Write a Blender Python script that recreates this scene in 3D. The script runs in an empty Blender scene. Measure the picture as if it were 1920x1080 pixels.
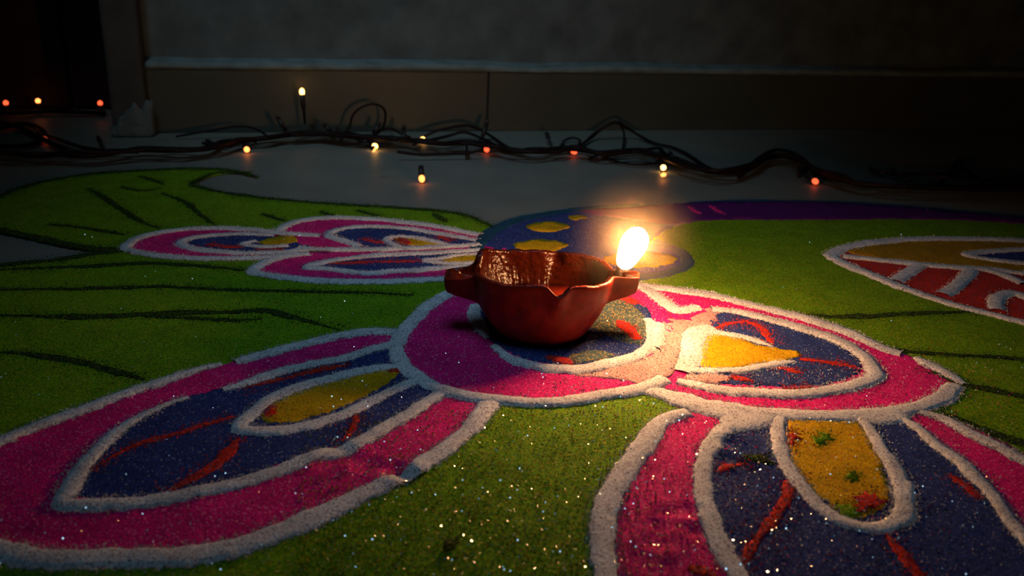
import bpy, bmesh, math, random
import numpy as np
from mathutils import Vector, Matrix, noise
from mathutils.geometry import delaunay_2d_cdt

random.seed(7)
rng = np.random.default_rng(7)
SC = bpy.context.scene
COL = SC.collection

# ------------------------------------------------------------------ camera
FPX, PITCH, ROLL, CAM_H = 1660.0, math.radians(21.0), math.radians(2.6), 0.18
_F = Vector((0, math.cos(PITCH), -math.sin(PITCH)))
_R0 = Vector((1, 0, 0)); _U0 = _R0.cross(_F)
_R = _R0 * math.cos(ROLL) + _U0 * math.sin(ROLL)
_U = -_R0 * math.sin(ROLL) + _U0 * math.cos(ROLL)
CAM = Vector((0, 0, CAM_H))
cd = bpy.data.cameras.new('camera')
cam = bpy.data.objects.new('camera', cd); COL.objects.link(cam)
m = Matrix((_R, _U, -_F)).transposed().to_4x4(); m.translation = CAM
cam.matrix_world = m
cd.sensor_width = 36; cd.lens = 36 * FPX / 1920
cd.clip_start = 0.01; cd.clip_end = 50
cd.dof.use_dof = True; cd.dof.focus_distance = 0.44; cd.dof.aperture_fstop = 15
SC.camera = cam

# ------------------------------------------------------------------ world, lamps, exposure
SC.view_settings.view_transform = 'Standard'
SC.view_settings.look = 'None'
SC.view_settings.exposure = 0.0
SC.view_settings.gamma = 1.0
SC.view_settings.use_curve_mapping = False
w = bpy.data.worlds.new('night'); SC.world = w; w.use_nodes = True
w.node_tree.nodes['Background'].inputs[0].default_value = (0.5, 0.65, 1.0, 1)
w.node_tree.nodes['Background'].inputs[1].default_value = 0.003

def spot(name, loc, target, energy, color, angle, blend, radius):
    d = bpy.data.lights.new(name, 'SPOT'); d.energy = energy; d.color = color
    d.spot_size = math.radians(angle); d.spot_blend = blend; d.shadow_soft_size = radius
    o = bpy.data.objects.new(name, d); COL.objects.link(o); o.location = loc
    o.rotation_euler = (Vector(target) - Vector(loc)).to_track_quat('-Z', 'Y').to_euler()
    return o
# two weak cool lamps: an added fill with a vignette-like pool over the rangoli, one throws its light at the wall
spot('cool_fill', (-0.02, 0.35, 0.90), (0.0, 0.50, 0.0), 9.5, (0.40, 0.70, 1.0), 40, 1.0, 0.24)
spot('wall_lamp', (-0.30, 0.20, 0.90), (-0.10, 0.98, 0.06), 8.0, (0.58, 0.85, 1.0), 42, 1.0, 0.10)
FLAME_POWER = 500.0

# ------------------------------------------------------------------ helpers
def ray(px, py):
    return _F * FPX + _R * (px - 960) + _U * (540 - py)
def P(px, py, z=0.0):
    d = ray(px, py); t = (z - CAM_H) / d.z
    return Vector((d.x * t, d.y * t, z))
WA, WB = P(280, 250), P(1900, 240)
WD = (WB - WA).normalized(); WN = Vector((WD.y, -WD.x, 0))      # along the wall / out of the wall
def W(px, py, off=0.0):
    d = ray(px, py); o = WA + WN * off
    t = (o - CAM).dot(WN) / d.dot(WN)
    return CAM + d * t
def wall_s(px, py, off=0.0):
    return (W(px, py, off) - WA).dot(WD)
def wp(s, off, z):
    return WA + WD * s + WN * off + Vector((0, 0, z))

def tag(o, label=None, cat=None, group=None, kind=None):
    if label: o['label'] = label
    if cat: o['category'] = cat
    if group: o['group'] = group
    if kind: o['kind'] = kind
    return o
def empty(name, loc=(0, 0, 0)):
    o = bpy.data.objects.new(name, None); COL.objects.link(o); o.location = loc
    o.empty_display_size = 0.01
    return o
def link_mesh(name, verts, faces, mat, parent=None, smooth=True):
    me = bpy.data.meshes.new(name)
    me.from_pydata([tuple(v) for v in verts], [], faces)
    for mm in (mat if isinstance(mat, (list, tuple)) else [mat]): me.materials.append(mm)
    if smooth: me.polygons.foreach_set('use_smooth', [True] * len(me.polygons))
    me.update()
    o = bpy.data.objects.new(name, me); COL.objects.link(o)
    if parent:
        o.parent = parent
        pw = Matrix.Translation(parent_world(parent))
        o.matrix_parent_inverse = pw.inverted()
    return o
def parent_world(p):
    v = Vector((0, 0, 0))
    while p: v += Vector(p.location); p = None
    return v
def catmull(pts, closed=False, n=8):
    pts = [Vector(p) for p in pts]; N = len(pts); out = []
    segs = N if closed else N - 1
    for i in range(segs):
        if closed:
            a, b, c, d = pts[i - 1], pts[i], pts[(i + 1) % N], pts[(i + 2) % N]
        else:
            a = pts[max(i - 1, 0)]; b = pts[i]; c = pts[i + 1]; d = pts[min(i + 2, N - 1)]
        for k in range(n):
            t = k / n
            out.append(0.5 * (2 * b + (c - a) * t + (2 * a - 5 * b + 4 * c - d) * t * t + (3 * b - a - 3 * c + d) * t ** 3))
    if not closed: out.append(pts[-1])
    return out
def resample(pts, step, closed=False):
    if closed: pts = pts + [pts[0]]
    L = [0]
    for a, b in zip(pts, pts[1:]): L.append(L[-1] + (b - a).length)
    n = max(2, int(L[-1] / step)); out = []; j = 0
    for i in range(n if closed else n + 1):
        s = L[-1] * i / n
        while j < len(L) - 2 and L[j + 1] < s: j += 1
        t = (s - L[j]) / max(L[j + 1] - L[j], 1e-9)
        out.append(pts[j].lerp(pts[j + 1], t))
    return out
def inside(px, py, poly):
    poly = np.asarray(poly); res = np.zeros(len(px), bool)
    x0, y0 = poly[:, 0], poly[:, 1]; x1, y1 = np.roll(x0, -1), np.roll(y0, -1)
    for a, b, c, d in zip(x0, y0, x1, y1):
        if b == d: continue
        cond = ((b > py) != (d > py)) & (px < (c - a) * (py - b) / (d - b) + a)
        res ^= cond
    return res

# ------------------------------------------------------------------ materials
def nt(mat):
    mat.use_nodes = True
    return mat.node_tree, mat.node_tree.nodes, mat.node_tree.links
def powder(name, col, lo=0.55, hi=1.35, fleck=None, fleck_amt=0.0):
    """coloured powder: every grain is a voronoi cell of its own brightness, with grain relief"""
    mt = bpy.data.materials.new(name); t, N, L = nt(mt); b = N['Principled BSDF']
    b.inputs['Roughness'].default_value = 0.9
    b.inputs['Specular IOR Level'].default_value = 0.15
    g = N.new('ShaderNodeNewGeometry')
    v = N.new('ShaderNodeTexVoronoi'); v.inputs['Scale'].default_value = 2100
    L.new(g.outputs['Position'], v.inputs['Vector'])
    sp = N.new('ShaderNodeSeparateColor'); L.new(v.outputs['Color'], sp.inputs[0])
    mr = N.new('ShaderNodeMapRange'); mr.inputs[3].default_value = lo; mr.inputs[4].default_value = hi
    L.new(sp.outputs[0], mr.inputs[0])
    n = N.new('ShaderNodeTexNoise'); n.inputs['Scale'].default_value = 70; n.inputs['Detail'].default_value = 4
    L.new(g.outputs['Position'], n.inputs['Vector'])
    m2 = N.new('ShaderNodeMapRange'); m2.inputs[1].default_value = 0.3; m2.inputs[2].default_value = 0.7
    m2.inputs[3].default_value = 0.82; m2.inputs[4].default_value = 1.12
    L.new(n.outputs[0], m2.inputs[0])
    mu = N.new('ShaderNodeMath'); mu.operation = 'MULTIPLY'
    L.new(mr.outputs[0], mu.inputs[0]); L.new(m2.outputs[0], mu.inputs[1])
    vm = N.new('ShaderNodeVectorMath'); vm.operation = 'SCALE'; vm.inputs[0].default_value = col
    L.new(mu.outputs[0], vm.inputs['Scale'])
    src = vm.outputs[0]
    if fleck:
        gt = N.new('ShaderNodeMath'); gt.operation = 'LESS_THAN'; gt.inputs[1].default_value = fleck_amt
        L.new(sp.outputs[1], gt.inputs[0])
        mx = N.new('ShaderNodeMix'); mx.data_type = 'RGBA'
        L.new(gt.outputs[0], mx.inputs[0]); L.new(src, mx.inputs[6]); mx.inputs[7].default_value = (*fleck, 1)
        src = mx.outputs[2]
    L.new(src, b.inputs['Base Color'])
    bp = N.new('ShaderNodeBump'); bp.inputs['Strength'].default_value = 0.7; bp.inputs['Distance'].default_value = 0.0005
    n2 = N.new('ShaderNodeTexNoise'); n2.inputs['Scale'].default_value = 900; n2.inputs['Detail'].default_value = 3
    L.new(g.outputs['Position'], n2.inputs['Vector'])
    L.new(n2.outputs[0], bp.inputs['Height']); L.new(bp.outputs[0], b.inputs['Normal'])
    return mt
def plain(name, col, rough=0.6, metal=0.0, nscale=0, namt=0.25, bump=0.0, bdist=0.001, spec=0.5):
    mt = bpy.data.materials.new(name); t, N, L = nt(mt); b = N['Principled BSDF']
    b.inputs['Base Color'].default_value = (*col, 1); b.inputs['Roughness'].default_value = rough
    b.inputs['Metallic'].default_value = metal; b.inputs['Specular IOR Level'].default_value = spec
    if nscale:
        g = N.new('ShaderNodeNewGeometry')
        n = N.new('ShaderNodeTexNoise'); n.inputs['Scale'].default_value = nscale; n.inputs['Detail'].default_value = 6
        L.new(g.outputs['Position'], n.inputs['Vector'])
        mr = N.new('ShaderNodeMapRange'); mr.inputs[1].default_value = 0.3; mr.inputs[2].default_value = 0.7
        mr.inputs[3].default_value = 1 - namt; mr.inputs[4].default_value = 1 + namt
        L.new(n.outputs[0], mr.inputs[0])
        vm = N.new('ShaderNodeVectorMath'); vm.operation = 'SCALE'; vm.inputs[0].default_value = col
        L.new(mr.outputs[0], vm.inputs['Scale']); L.new(vm.outputs[0], b.inputs['Base Color'])
        if bump:
            bp = N.new('ShaderNodeBump'); bp.inputs['Strength'].default_value = bump; bp.inputs['Distance'].default_value = bdist
            L.new(n.outputs[0], bp.inputs['Height']); L.new(bp.outputs[0], b.inputs['Normal'])
    return mt
def glow(name, col, strength):
    mt = bpy.data.materials.new(name); t, N, L = nt(mt); b = N['Principled BSDF']
    b.inputs['Base Color'].default_value = (*col, 1)
    b.inputs['Emission Color'].default_value = (*col, 1); b.inputs['Emission Strength'].default_value = strength
    return mt

M = {}
M['green'] = powder('green powder', (0.135, 0.31, 0.003), 0.4, 1.45, (0.40, 0.36, 0.02), 0.12)
M['pink'] = powder('pink powder', (0.78, 0.012, 0.20), 0.55, 1.3, (0.85, 0.25, 0.40), 0.05)
M['blue'] = powder('blue powder', (0.024, 0.048, 0.20), 0.4, 1.4, (0.3, 0.3, 0.36), 0.03)
M['yellow'] = powder('yellow powder', (0.62, 0.37, 0.004), 0.55, 1.3, (0.5, 0.08, 0.01), 0.04)
M['red'] = powder('red powder', (0.62, 0.03, 0.012), 0.5, 1.3, (0.1, 0.1, 0.2), 0.10)
M['white'] = powder('white powder', (0.74, 0.75, 0.76), 0.6, 1.15, (0.22, 0.15, 0.18), 0.10)
M['salmon'] = powder('mixed pink and white powder', (0.62, 0.36, 0.34), 0.5, 1.3, (0.25, 0.08, 0.1), 0.10)
M['purple'] = powder('purple powder', (0.10, 0.010, 0.14))
M['teal'] = powder('teal powder', (0.012, 0.07, 0.12))
M['teal_mix'] = powder('mixed teal and yellow powder', (0.06, 0.11, 0.11), 0.4, 1.6, (0.7, 0.40, 0.05), 0.12)
M['ochre'] = powder('ochre powder', (0.42, 0.22, 0.01))
M['black'] = powder('dark green powder', (0.016, 0.030, 0.006), 0.3, 1.8, (0.10, 0.22, 0.01), 0.16)
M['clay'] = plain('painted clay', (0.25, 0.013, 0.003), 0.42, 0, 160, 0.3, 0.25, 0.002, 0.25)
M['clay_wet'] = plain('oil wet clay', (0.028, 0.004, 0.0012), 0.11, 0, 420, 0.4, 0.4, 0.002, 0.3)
M['oil'] = plain('lamp oil', (0.25, 0.02, 0.008), 0.08, 0, 60, 0.1)
M['wick'] = plain('charred cotton', (0.06, 0.04, 0.03), 0.9, 0, 900, 0.5, 0.5)
M['wire'] = plain('dark red wire', (0.009, 0.003, 0.003), 0.6, 0, 80, 0.3, spec=0.2)
M['holder'] = plain('dark plastic', (0.012, 0.008, 0.008), 0.5, 0, 80, 0.3)
M['floor'] = plain('polished cement floor', (0.20, 0.205, 0.175), 0.55, 0, 25, 0.10, 0.02, 0.0005, 0.5)
M['wall'] = plain('rough plaster', (0.10, 0.13, 0.14), 0.9, 0, 30, 0.3, 0.5, 0.006, 0.2)
M['skirt'] = plain('skirting tile', (0.058, 0.068, 0.056), 0.45, 0, 20, 0.12, 0.03, 0.001, 0.4)
M['ledge'] = plain('white cement', (0.16, 0.215, 0.225), 0.9, 0, 60, 0.25, 0.6, 0.004, 0.2)
M['pier'] = plain('grey pier paint', (0.055, 0.062, 0.064), 0.8, 0, 40, 0.2, 0.4, 0.003, 0.2)
M['door'] = plain('dark red wood', (0.018, 0.004, 0.003), 0.6, 0, 30, 0.4, 0.2, 0.002, 0.3)
M['glitter'] = plain('glitter flake', (0.95, 0.93, 0.88), 0.24, 1.0)

# ------------------------------------------------------------------ setting
def box(verts, faces, a, b, c, d, z0, z1):
    i = len(verts)
    for p in (a, b, c, d): verts.append((p.x, p.y, z0))
    for p in (a, b, c, d): verts.append((p.x, p.y, z1))
    for f in ((3, 2, 1, 0), (4, 5, 6, 7), (0, 1, 5, 4), (1, 2, 6, 5), (2, 3, 7, 6), (3, 0, 4, 7)):
        faces.append([i + k for k in f])
def bevel(o, wd=0.002, seg=2):
    md = o.modifiers.new('bevel', 'BEVEL'); md.width = wd; md.segments = seg; md.limit_method = 'ANGLE'
    return o

v, f = [], []
box(v, f, Vector((-2.2, -0.6, 0)), Vector((2.6, -0.6, 0)), Vector((2.6, 2.6, 0)), Vector((-2.2, 2.6, 0)), -0.06, 0.0)
tag(link_mesh('floor', v, f, M['floor'], smooth=False), kind='structure')

S0 = wall_s(275, 180)                      # left end of the wall
S1 = 2.2
ZL = W(1000, 124).z                        # height of the ledge above the skirting
LEDGE_IN = -0.014
def strip(name, s0, s1, o0, o1, z0, z1, mat, parent=None, bw=0.0):
    v, f = [], []
    box(v, f, wp(s0, o0, 0), wp(s1, o0, 0), wp(s1, o1, 0), wp(s0, o1, 0), z0, z1)
    # the box is listed anticlockwise when o1 lies behind o0
    o = link_mesh(name, v, f, mat, parent, smooth=False)
    if bw: bevel(o, bw)
    return o
tag(strip('wall_back', S0, S1, LEDGE_IN, -0.20, 0.0, 1.5, M['wall']), kind='structure')
base = strip('baseboard_back', S0, S1, -0.006, LEDGE_IN, 0.0, ZL - 0.006, M['skirt'])
tag(base, kind='structure')
joint = wall_s(915, 190)
s = joint - 0.6 * math.ceil((joint - S0) / 0.6)
while s < S1:
    a, b = max(s + 0.0008, S0), min(s + 0.6 - 0.0008, S1)
    if b > a: strip('skirting_tile', a, b, 0.0, -0.006, 0.0, ZL - 0.006, M['skirt'], base, 0.001)
    s += 0.6
# rounded, uneven cement fillet on top of the skirting
v, f = [], []
nseg = 260; prof = [(0.001, -0.0065), (0.0018, -0.003), (0.0005, -0.0005), (-0.005, 0.0006), (-0.010, 0.0014), (-0.0135, 0.003), (-0.018, 0.003), (-0.018, -0.0065)]
for i in range(nseg + 1):
    s = S0 + (S1 - S0) * i / nseg
    e = noise.noise(Vector((s * 30, 3.1, 0))) * 0.0016 + noise.noise(Vector((s * 9, 8.1, 0))) * 0.002
    for k, (o, z) in enumerate(prof):
        kk = 0 if k in (0, 6, 7) else 1
        v.append(wp(s, o + e * 0.5 * kk, ZL + z + e * kk))
n = len(prof)
for i in range(nseg):
    for k in range(n):
        f.append([i * n + k, i * n + (k + 1) % n, (i + 1) * n + (k + 1) % n, (i + 1) * n + k])
f.append(list(range(n))[::-1]); f.append([nseg * n + k for k in range(n)])
tag(link_mesh('trim_1', v, f, M['ledge']), 'rough white cement edge along the top of the dark skirting', kind='structure')

# end pier of the wall beside the dark doorway
SP = wall_s(200, 150, 0.012)
pier = strip('wall_pier', SP, S0 + 0.0005, 0.012, -0.20, 0.0, 1.5, M['pier'], None, 0.004)
tag(pier, 'narrow grey pier where the wall ends at the doorway', kind='structure')
# lump of pale cement around the pier's foot
v, f = [], []
nx, nz = 22, 16
for i in range(nx + 1):
    for j in range(nz + 1):
        s = SP - 0.002 + (S0 + 0.006 - SP + 0.002) * i / nx; z = 0.001 + 0.040 * j / nz
        cu = i / nx
        top = (0.020 + 0.016 * cu + 0.012 * noise.noise(Vector((i * 0.33, 1.7, 0)))) * min(1, 0.25 + cu * 2.2)
        z = 0.001 + top * j / nz
        hgt = 0.007 * (1 - (j / nz) ** 2) + 0.0022 * noise.noise(Vector((i * 0.5, j * 0.5, 5))) * (j < nz)
        if i in (0, nx) or j == nz: hgt = -0.002
        v.append(wp(s, 0.0125 + hgt, z))
for i in range(nx):
    for j in range(nz):
        a = i * (nz + 1) + j
        f.append([a, a + nz + 1, a + nz + 2, a + 1])
tag(link_mesh('cement_patch', v, f, M['wall'], pier), 'pale cement smeared on the foot of the pier')

# dark doorway: recess with a closed wooden door behind
D0 = -0.20
doff = -((P(100, 206) - WA).dot(WN)) * -1
dz = 1.5
door = empty('door_1', wp(SP - 0.4, doff, 0)); tag(door, 'dark red wooden door deep in the doorway', kind='structure')
s = SP - 1.5
k = 0
while s < SP + 0.6:
    strip('door_board', s, s + 0.118, doff + 0.004 * (k % 2) * 0.4, doff - 0.03, 0.002, dz, M['door'], door, 0.002)
    s += 0.12; k += 1
for z in (0.16, 0.75):
    strip('door_rail', SP - 1.5, SP + 0.6, doff + 0.018, doff + 0.0022, z, z + 0.045, M['door'], door, 0.003)

# ------------------------------------------------------------------ rangoli
DENTS = [(P(x, y), r, d) for x, y, r, d in (
    (1245, 968, .0035, .0012), (1238, 996, .004, .0014), (1290, 965, .004, .0012), (1300, 1003, .0035, .001), (1236, 1022, .0045, .0014),
    (1400, 850, .006, .0016), (1370, 872, .004, .001), (1355, 838, .004, .0009), (640, 862, .006, .0012), (690, 880, .005, .0011), (612, 880, .004, .0009),
    (745, 892, .005, .0014), (765, 905, .004, .0012), (1100, 705, .008, .0006), (1320, 755, .004, .0008))]
def hgt(x, y, deep=1.0):
    h = noise.noise(Vector((x * 55, y * 55, 0.3))) * 0.00030 + noise.noise(Vector((x * 190, y * 190, 4.3))) * 0.00016
    for c, r, d in DENTS:
        q = ((x - c.x) ** 2 + (y - c.y) ** 2) / (r * r)
        if q < 9: h -= d * 0.9 * deep * math.exp(-q) - (d * 0.40 if deep == 1 else 0) * math.exp(-((math.sqrt(q) - 1.5) ** 2) * 4)
    return h
LAYER0, STEP = 0.0016, 0.00022
def to_px(x, y, z=0.0):
    d = Vector((x, y, z)) - CAM; zz = d.dot(_F)
    return 960 + FPX * d.dot(_R) / zz, 540 - FPX * d.dot(_U) / zz
rangoli = empty('rangoli', (0, 0.42, 0))
tag(rangoli, 'coloured powder rangoli of pink flower petals on a green leaf ground drawn on the floor', 'rangoli')

def fill(name, poly, k, mat, parent, rough=1.0, sp=9.5, closed_smooth=True):
    z = LAYER0 + STEP * k
    pts = catmull([(x, y, 0) for x, y in poly], True, 6) if closed_smooth else [Vector((x, y, 0)) for x, y in poly]
    pts = resample(pts, 6.0, True)
    world = []
    for i, p in enumerate(pts):
        q = P(p.x, p.y, z)
        j = 0.0007 * rough
        world.append((q.x + random.gauss(0, j), q.y + random.gauss(0, j)))
    poly_w = np.array(world)
    ppx = np.array([(p.x, p.y) for p in pts])
    x0, y0 = ppx.min(0); x1, y1 = ppx.max(0)
    gx, gy = np.meshgrid(np.arange(x0, x1, sp), np.arange(y0, y1, sp * 0.7))
    gx = gx.ravel() + rng.uniform(-sp * .4, sp * .4, gx.size); gy = gy.ravel() + rng.uniform(-sp * .28, sp * .28, gy.size)
    ok = inside(gx, gy, ppx)
    inner = [P(a, b, z) for a, b in zip(gx[ok], gy[ok])]
    ix = np.array([(q.x, q.y) for q in inner]).reshape(-1, 2)
    if len(ix): ix = ix[inside(ix[:, 0], ix[:, 1], poly_w)]
    nb = len(poly_w)
    co = [Vector((a * 1000, b * 1000)) for a, b in poly_w] + [Vector((a * 1000, b * 1000)) for a, b in ix]
    vo, eo, fo, *_ = delaunay_2d_cdt(co, [], [list(range(nb))], 1, 1e-4)
    V = [(p.x / 1000, p.y / 1000, max(z + hgt(p.x / 1000, p.y / 1000, 1.6 if k == 0 else 1.0), 0.00025)) for p in vo]
    F = [list(t) for t in fo]
    # a skirt down to the floor round the edge gives the layer its thickness
    cnt = {}
    for t in F:
        for a, b in zip(t, t[1:] + t[:1]): cnt[(a, b)] = 1
    low = {}
    for (a, b) in list(cnt):
        if (b, a) not in cnt:
            for q in (a, b):
                if q not in low: low[q] = len(V); V.append((V[q][0], V[q][1], 0.0002))
            F.append([b, a, low[a], low[b]])
    return link_mesh(name, V, F, mat, parent)

GR = {'white': [], 'pink': [], 'red': [], 'yellow': [], 'black': [], 'blue': [], 'green': []}
def stroke(name, pts, width, mat, parent, k=3, height=0.0009, grain='white', gd=1.0, closed=False, taper=(1, 1), wob=0.16, loose=0.0):
    """a line of poured powder: a rounded, uneven ridge"""
    z = LAYER0 + STEP * k
    wpts = catmull([P(x, y, z + height * .5) for x, y in pts], closed, 8)
    wpts = resample(wpts, 0.0016, closed)
    n = len(wpts); sec = [-1, -0.8, -0.45, 0, 0.45, 0.8, 1]; V, F = [], []
    seed = random.uniform(0, 100)
    for i, p in enumerate(wpts):
        a = wpts[i - 1] if (i or closed) else p; b = wpts[(i + 1) % n] if (i < n - 1 or closed) else p
        t = (b - a); t.z = 0; t.normalize(); nn = Vector((-t.y, t.x, 0))
        u = i / max(n - 1, 1)
        tp = 1.0
        if not closed: tp = min(1, taper[0] + (1 - taper[0]) * u * 5, taper[1] + (1 - taper[1]) * (1 - u) * 5)
        ww = width * 0.5 * tp * (1 + wob * noise.noise(Vector((i * 0.06, seed, 0))) + wob * .8 * noise.noise(Vector((i * 0.25, seed, 3))))
        sh = nn * (0.0007 * noise.noise(Vector((i * 0.12, seed, 7))))
        for c in sec:
            j = random.gauss(0, 0.00045) if abs(c) == 1 else random.gauss(0, 0.00012)
            q = p + sh + nn * (c * ww + j)
            prof = (1 - c * c) ** 0.8
            zz = (LAYER0 - 0.0008) * (abs(c) == 1) + (abs(c) != 1) * (z + height * prof * tp)
            if abs(c) == 1: zz = z - 0.0005
            zz += hgt(q.x, q.y) + (abs(c) < 1) * noise.noise(Vector((q.x * 330, q.y * 330, 1))) * 0.00028
            V.append((q.x, q.y, zz))
        if grain:
            for _ in range(int(np.random.poisson(3.2 * gd))):
                c = random.gauss(0, loose) if loose else random.choice((-1, 1)) * (ww + abs(random.gauss(0, 0.0013)) - 0.0005)
                q = p + nn * c + t * random.uniform(-.0008, .0008)
                GR[grain].append((q.x, q.y, z + hgt(q.x, q.y) + 0.0001))
    m = len(sec)
    for i in range(n if closed else n - 1):
        i2 = (i + 1) % n
        for c in range(m - 1):
            F.append([i * m + c, i * m + c + 1, i2 * m + c + 1, i2 * m + c][::-1])
    return link_mesh(name, V, F, mat, parent)

WW = 0.0085       # usual width of the white lines

# --- green ground
G_TOP = [(-120, 405), (0, 368), (60, 345), (150, 328), (250, 320), (330, 317), (400, 317), (440, 321), (400, 327), (374, 336), (357, 347), (400, 357), (450, 366),
         (520, 373), (600, 380), (700, 386), (800, 393), (880, 404), (925, 425), (1000, 405), (1100, 394), (1200, 387), (1300, 382), (1400, 380), (1500, 381),
         (1600, 384), (1700, 391), (1800, 400), (1920, 411), (2150, 432), (2500, 470), (2900, 530)]
ground = fill('green_ground', G_TOP + [(3100, 800), (2900, 1250), (1500, 1260), (700, 1260), (-300, 1240), (-420, 800), (-300, 540), (-120, 513), (0, 498), (100, 488), (180, 477), (235, 468), (150, 459), (80, 444), (0, 428), (-100, 414)],
              0, M['green'], rangoli, 1.0, 15.0, False)
tag(ground, 'bright green powder ground')
def vein(pts, wd, taper=(0.3, 0.2), h=0.00015):
    return stroke('black_vein', pts, wd * .72, M['black'], rangoli, 1, h, 'black', 3.5, False, taper, 0.45, wd * .42)
vein([(-30, 380), (0, 367), (60, 345), (150, 328), (250, 320), (330, 316), (400, 316), (440, 320), (485, 331)], 0.0100, (1, .5))
vein([(470, 323), (420, 322), (385, 330), (360, 344), (385, 353), (430, 362), (520, 373), (600, 380), (700, 386), (800, 393), (870, 402), (905, 415), (930, 428)], 0.0085, (.5, .6))
vein([(-40, 420), (0, 430), (80, 446), (150, 461), (238, 468)], 0.0105, (1, 1))
vein([(-40, 505), (0, 497), (100, 487), (180, 475), (238, 467)], 0.0105, (1, 1))
for pts, wd in (
    ([(165, 352), (205, 377), (240, 400), (265, 415), (300, 428)], 0.007), ([(305, 362), (350, 380), (375, 402), (405, 422)], 0.007),
    ([(260, 330), (290, 338), (308, 346)], 0.006), ([(225, 350), (265, 358), (300, 352)], 0.004), ([(490, 400), (515, 408), (535, 414)], 0.006), ([(600, 395), (618, 402), (625, 404)], 0.006), ([(670, 393), (695, 401), (712, 404)], 0.006),
    ([(812, 400), (825, 408), (838, 416)], 0.007), ([(90, 420), (170, 428), (235, 440)], 0.006),
    ([(0, 505), (100, 501), (190, 497), (280, 493), (380, 499), (470, 507)], 0.0085), ([(0, 543), (200, 540), (300, 537), (420, 542), (560, 545), (700, 549), (775, 553)], 0.006),
    ([(0, 590), (120, 593), (250, 590), (330, 587), (430, 584), (500, 582), (560, 597), (640, 618)], 0.0085), ([(270, 594), (350, 596), (440, 600), (490, 597)], 0.005),
    ([(-20, 660), (60, 663), (140, 676), (200, 690), (272, 712)], 0.0085),
    ([(1480, 588), (1560, 593), (1640, 591), (1720, 587), (1830, 584)], 0.0080), ([(1650, 650), (1720, 660), (1790, 665), (1850, 668), (1960, 676)], 0.0060),
    ([(1720, 690), (1760, 702), (1800, 718), (1850, 728), (1960, 752)], 0.0080), ([(1765, 770), (1820, 795), (1880, 818), (1980, 850)], 0.0100), ([(130, 1052), (180, 1052), (230, 1046), (262, 1040)], 0.006)):
    vein(pts, wd)

# --- purple and blue paisley with yellow dots
pais = fill('paisley', [(893, 474), (897, 455), (925, 430), (968, 412), (1030, 400), (1100, 392), (1200, 385), (1300, 380), (1340, 380), (1330, 407), (1290, 417), (1245, 433), (1225, 450), (1262, 462), (1290, 478), (1296, 490),
                            (1275, 506), (1230, 518), (1180, 524), (1080, 520), (960, 505)], 1, M['blue'], rangoli)
tag(pais, 'blue paisley motif with yellow dots and a purple tail')
stroke('teal_edge', [(893, 482), (897, 458), (925, 432), (968, 413), (1030, 400), (1100, 391), (1200, 384)], 0.012, M['teal'], pais, 1, 0.0002, None)
stroke('teal_edge', [(1225, 451), (1262, 464), (1285, 480), (1285, 497), (1245, 513), (1190, 521)], 0.010, M['teal'], pais, 1, 0.0002, None)
fill('purple_tail', [(1090, 396), (1180, 388), (1300, 380), (1400, 377), (1500, 378), (1600, 381), (1700, 388), (1800, 397), (1920, 408), (2150, 430), (2150, 436), (1920, 419), (1800, 412), (1700, 410), (1600, 411),
                     (1500, 411), (1400, 411), (1320, 413), (1265, 420), (1190, 412)], 2, M['purple'], pais)
stroke('teal_edge', [(1290, 379), (1400, 376), (1500, 377), (1600, 380), (1700, 387), (1800, 396), (1920, 407)], 0.006, M['teal'], pais, 1, 0.0002, None, taper=(.3, 1))
for x0, x1, y0, y1 in ((960, 1067, 448, 472), (985, 1070, 415, 435), (1062, 1100, 403, 412), (1130, 1272, 470, 502)):
    cx, cy, a, b = (x0 + x1) / 2, (y0 + y1) / 2, (x1 - x0) / 2, (y1 - y0) / 2
    fill('yellow_dot', [(cx + a * math.cos(t), cy + b * math.sin(t) * (1 - .25 * abs(math.cos(t)))) for t in np.linspace(0, 2 * math.pi, 14, endpoint=False)], 2, M['yellow'] if cx > 1110 else M['yellow'], pais)
for pts in ([(1290, 386), (1305, 396), (1318, 402)], [(1330, 384), (1345, 394), (1362, 403)]):
    stroke('pink_fleck', pts, 0.006, M['pink'], pais, 2, 0.0002, None, taper=(.2, .2))

ZT0 = LAYER0 + STEP * 3.2
def petal(label, base, parts):
    pt = fill('petal', base, 1, M['pink'], rangoli)
    tag(pt, label)
    for kind, *a in parts:
        if kind == 'blue': fill('blue_field', a[0], 2, M['blue'], pt)
        elif kind == 'fillc': fill(a[0], a[2], a[3] if len(a) > 3 else 3, M[a[1]], pt, 2.2)
        if kind == 'fillc' and a[1] in GR:
            c_ = np.mean(a[2], 0); sd_ = np.std(a[2], 0) * 1.15
            GR[a[1]] += [(q.x, q.y, ZT0 + hgt(q.x, q.y)) for q in (P(random.gauss(c_[0], sd_[0]), random.gauss(c_[1], sd_[1]), ZT0) for _ in range(260))]
        elif kind == 'yellow': fill('yellow_center', a[0], 3, M['yellow'], pt)
        elif kind == 'red': stroke('red_streak', a[0], a[1] * .5, M['red'], pt, 3, 0.00012, 'red', 4.5, False, (.2, .1), 0.9, a[1] * .42)
        elif kind == 'white': stroke(a[1] if len(a) > 1 and isinstance(a[1], str) else 'white_outline', a[0], a[2] if len(a) > 2 else WW, M['white'], pt, 3, 0.0008, 'white', 3.0, False, a[3] if len(a) > 3 else (.8, .8))
    return pt

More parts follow.
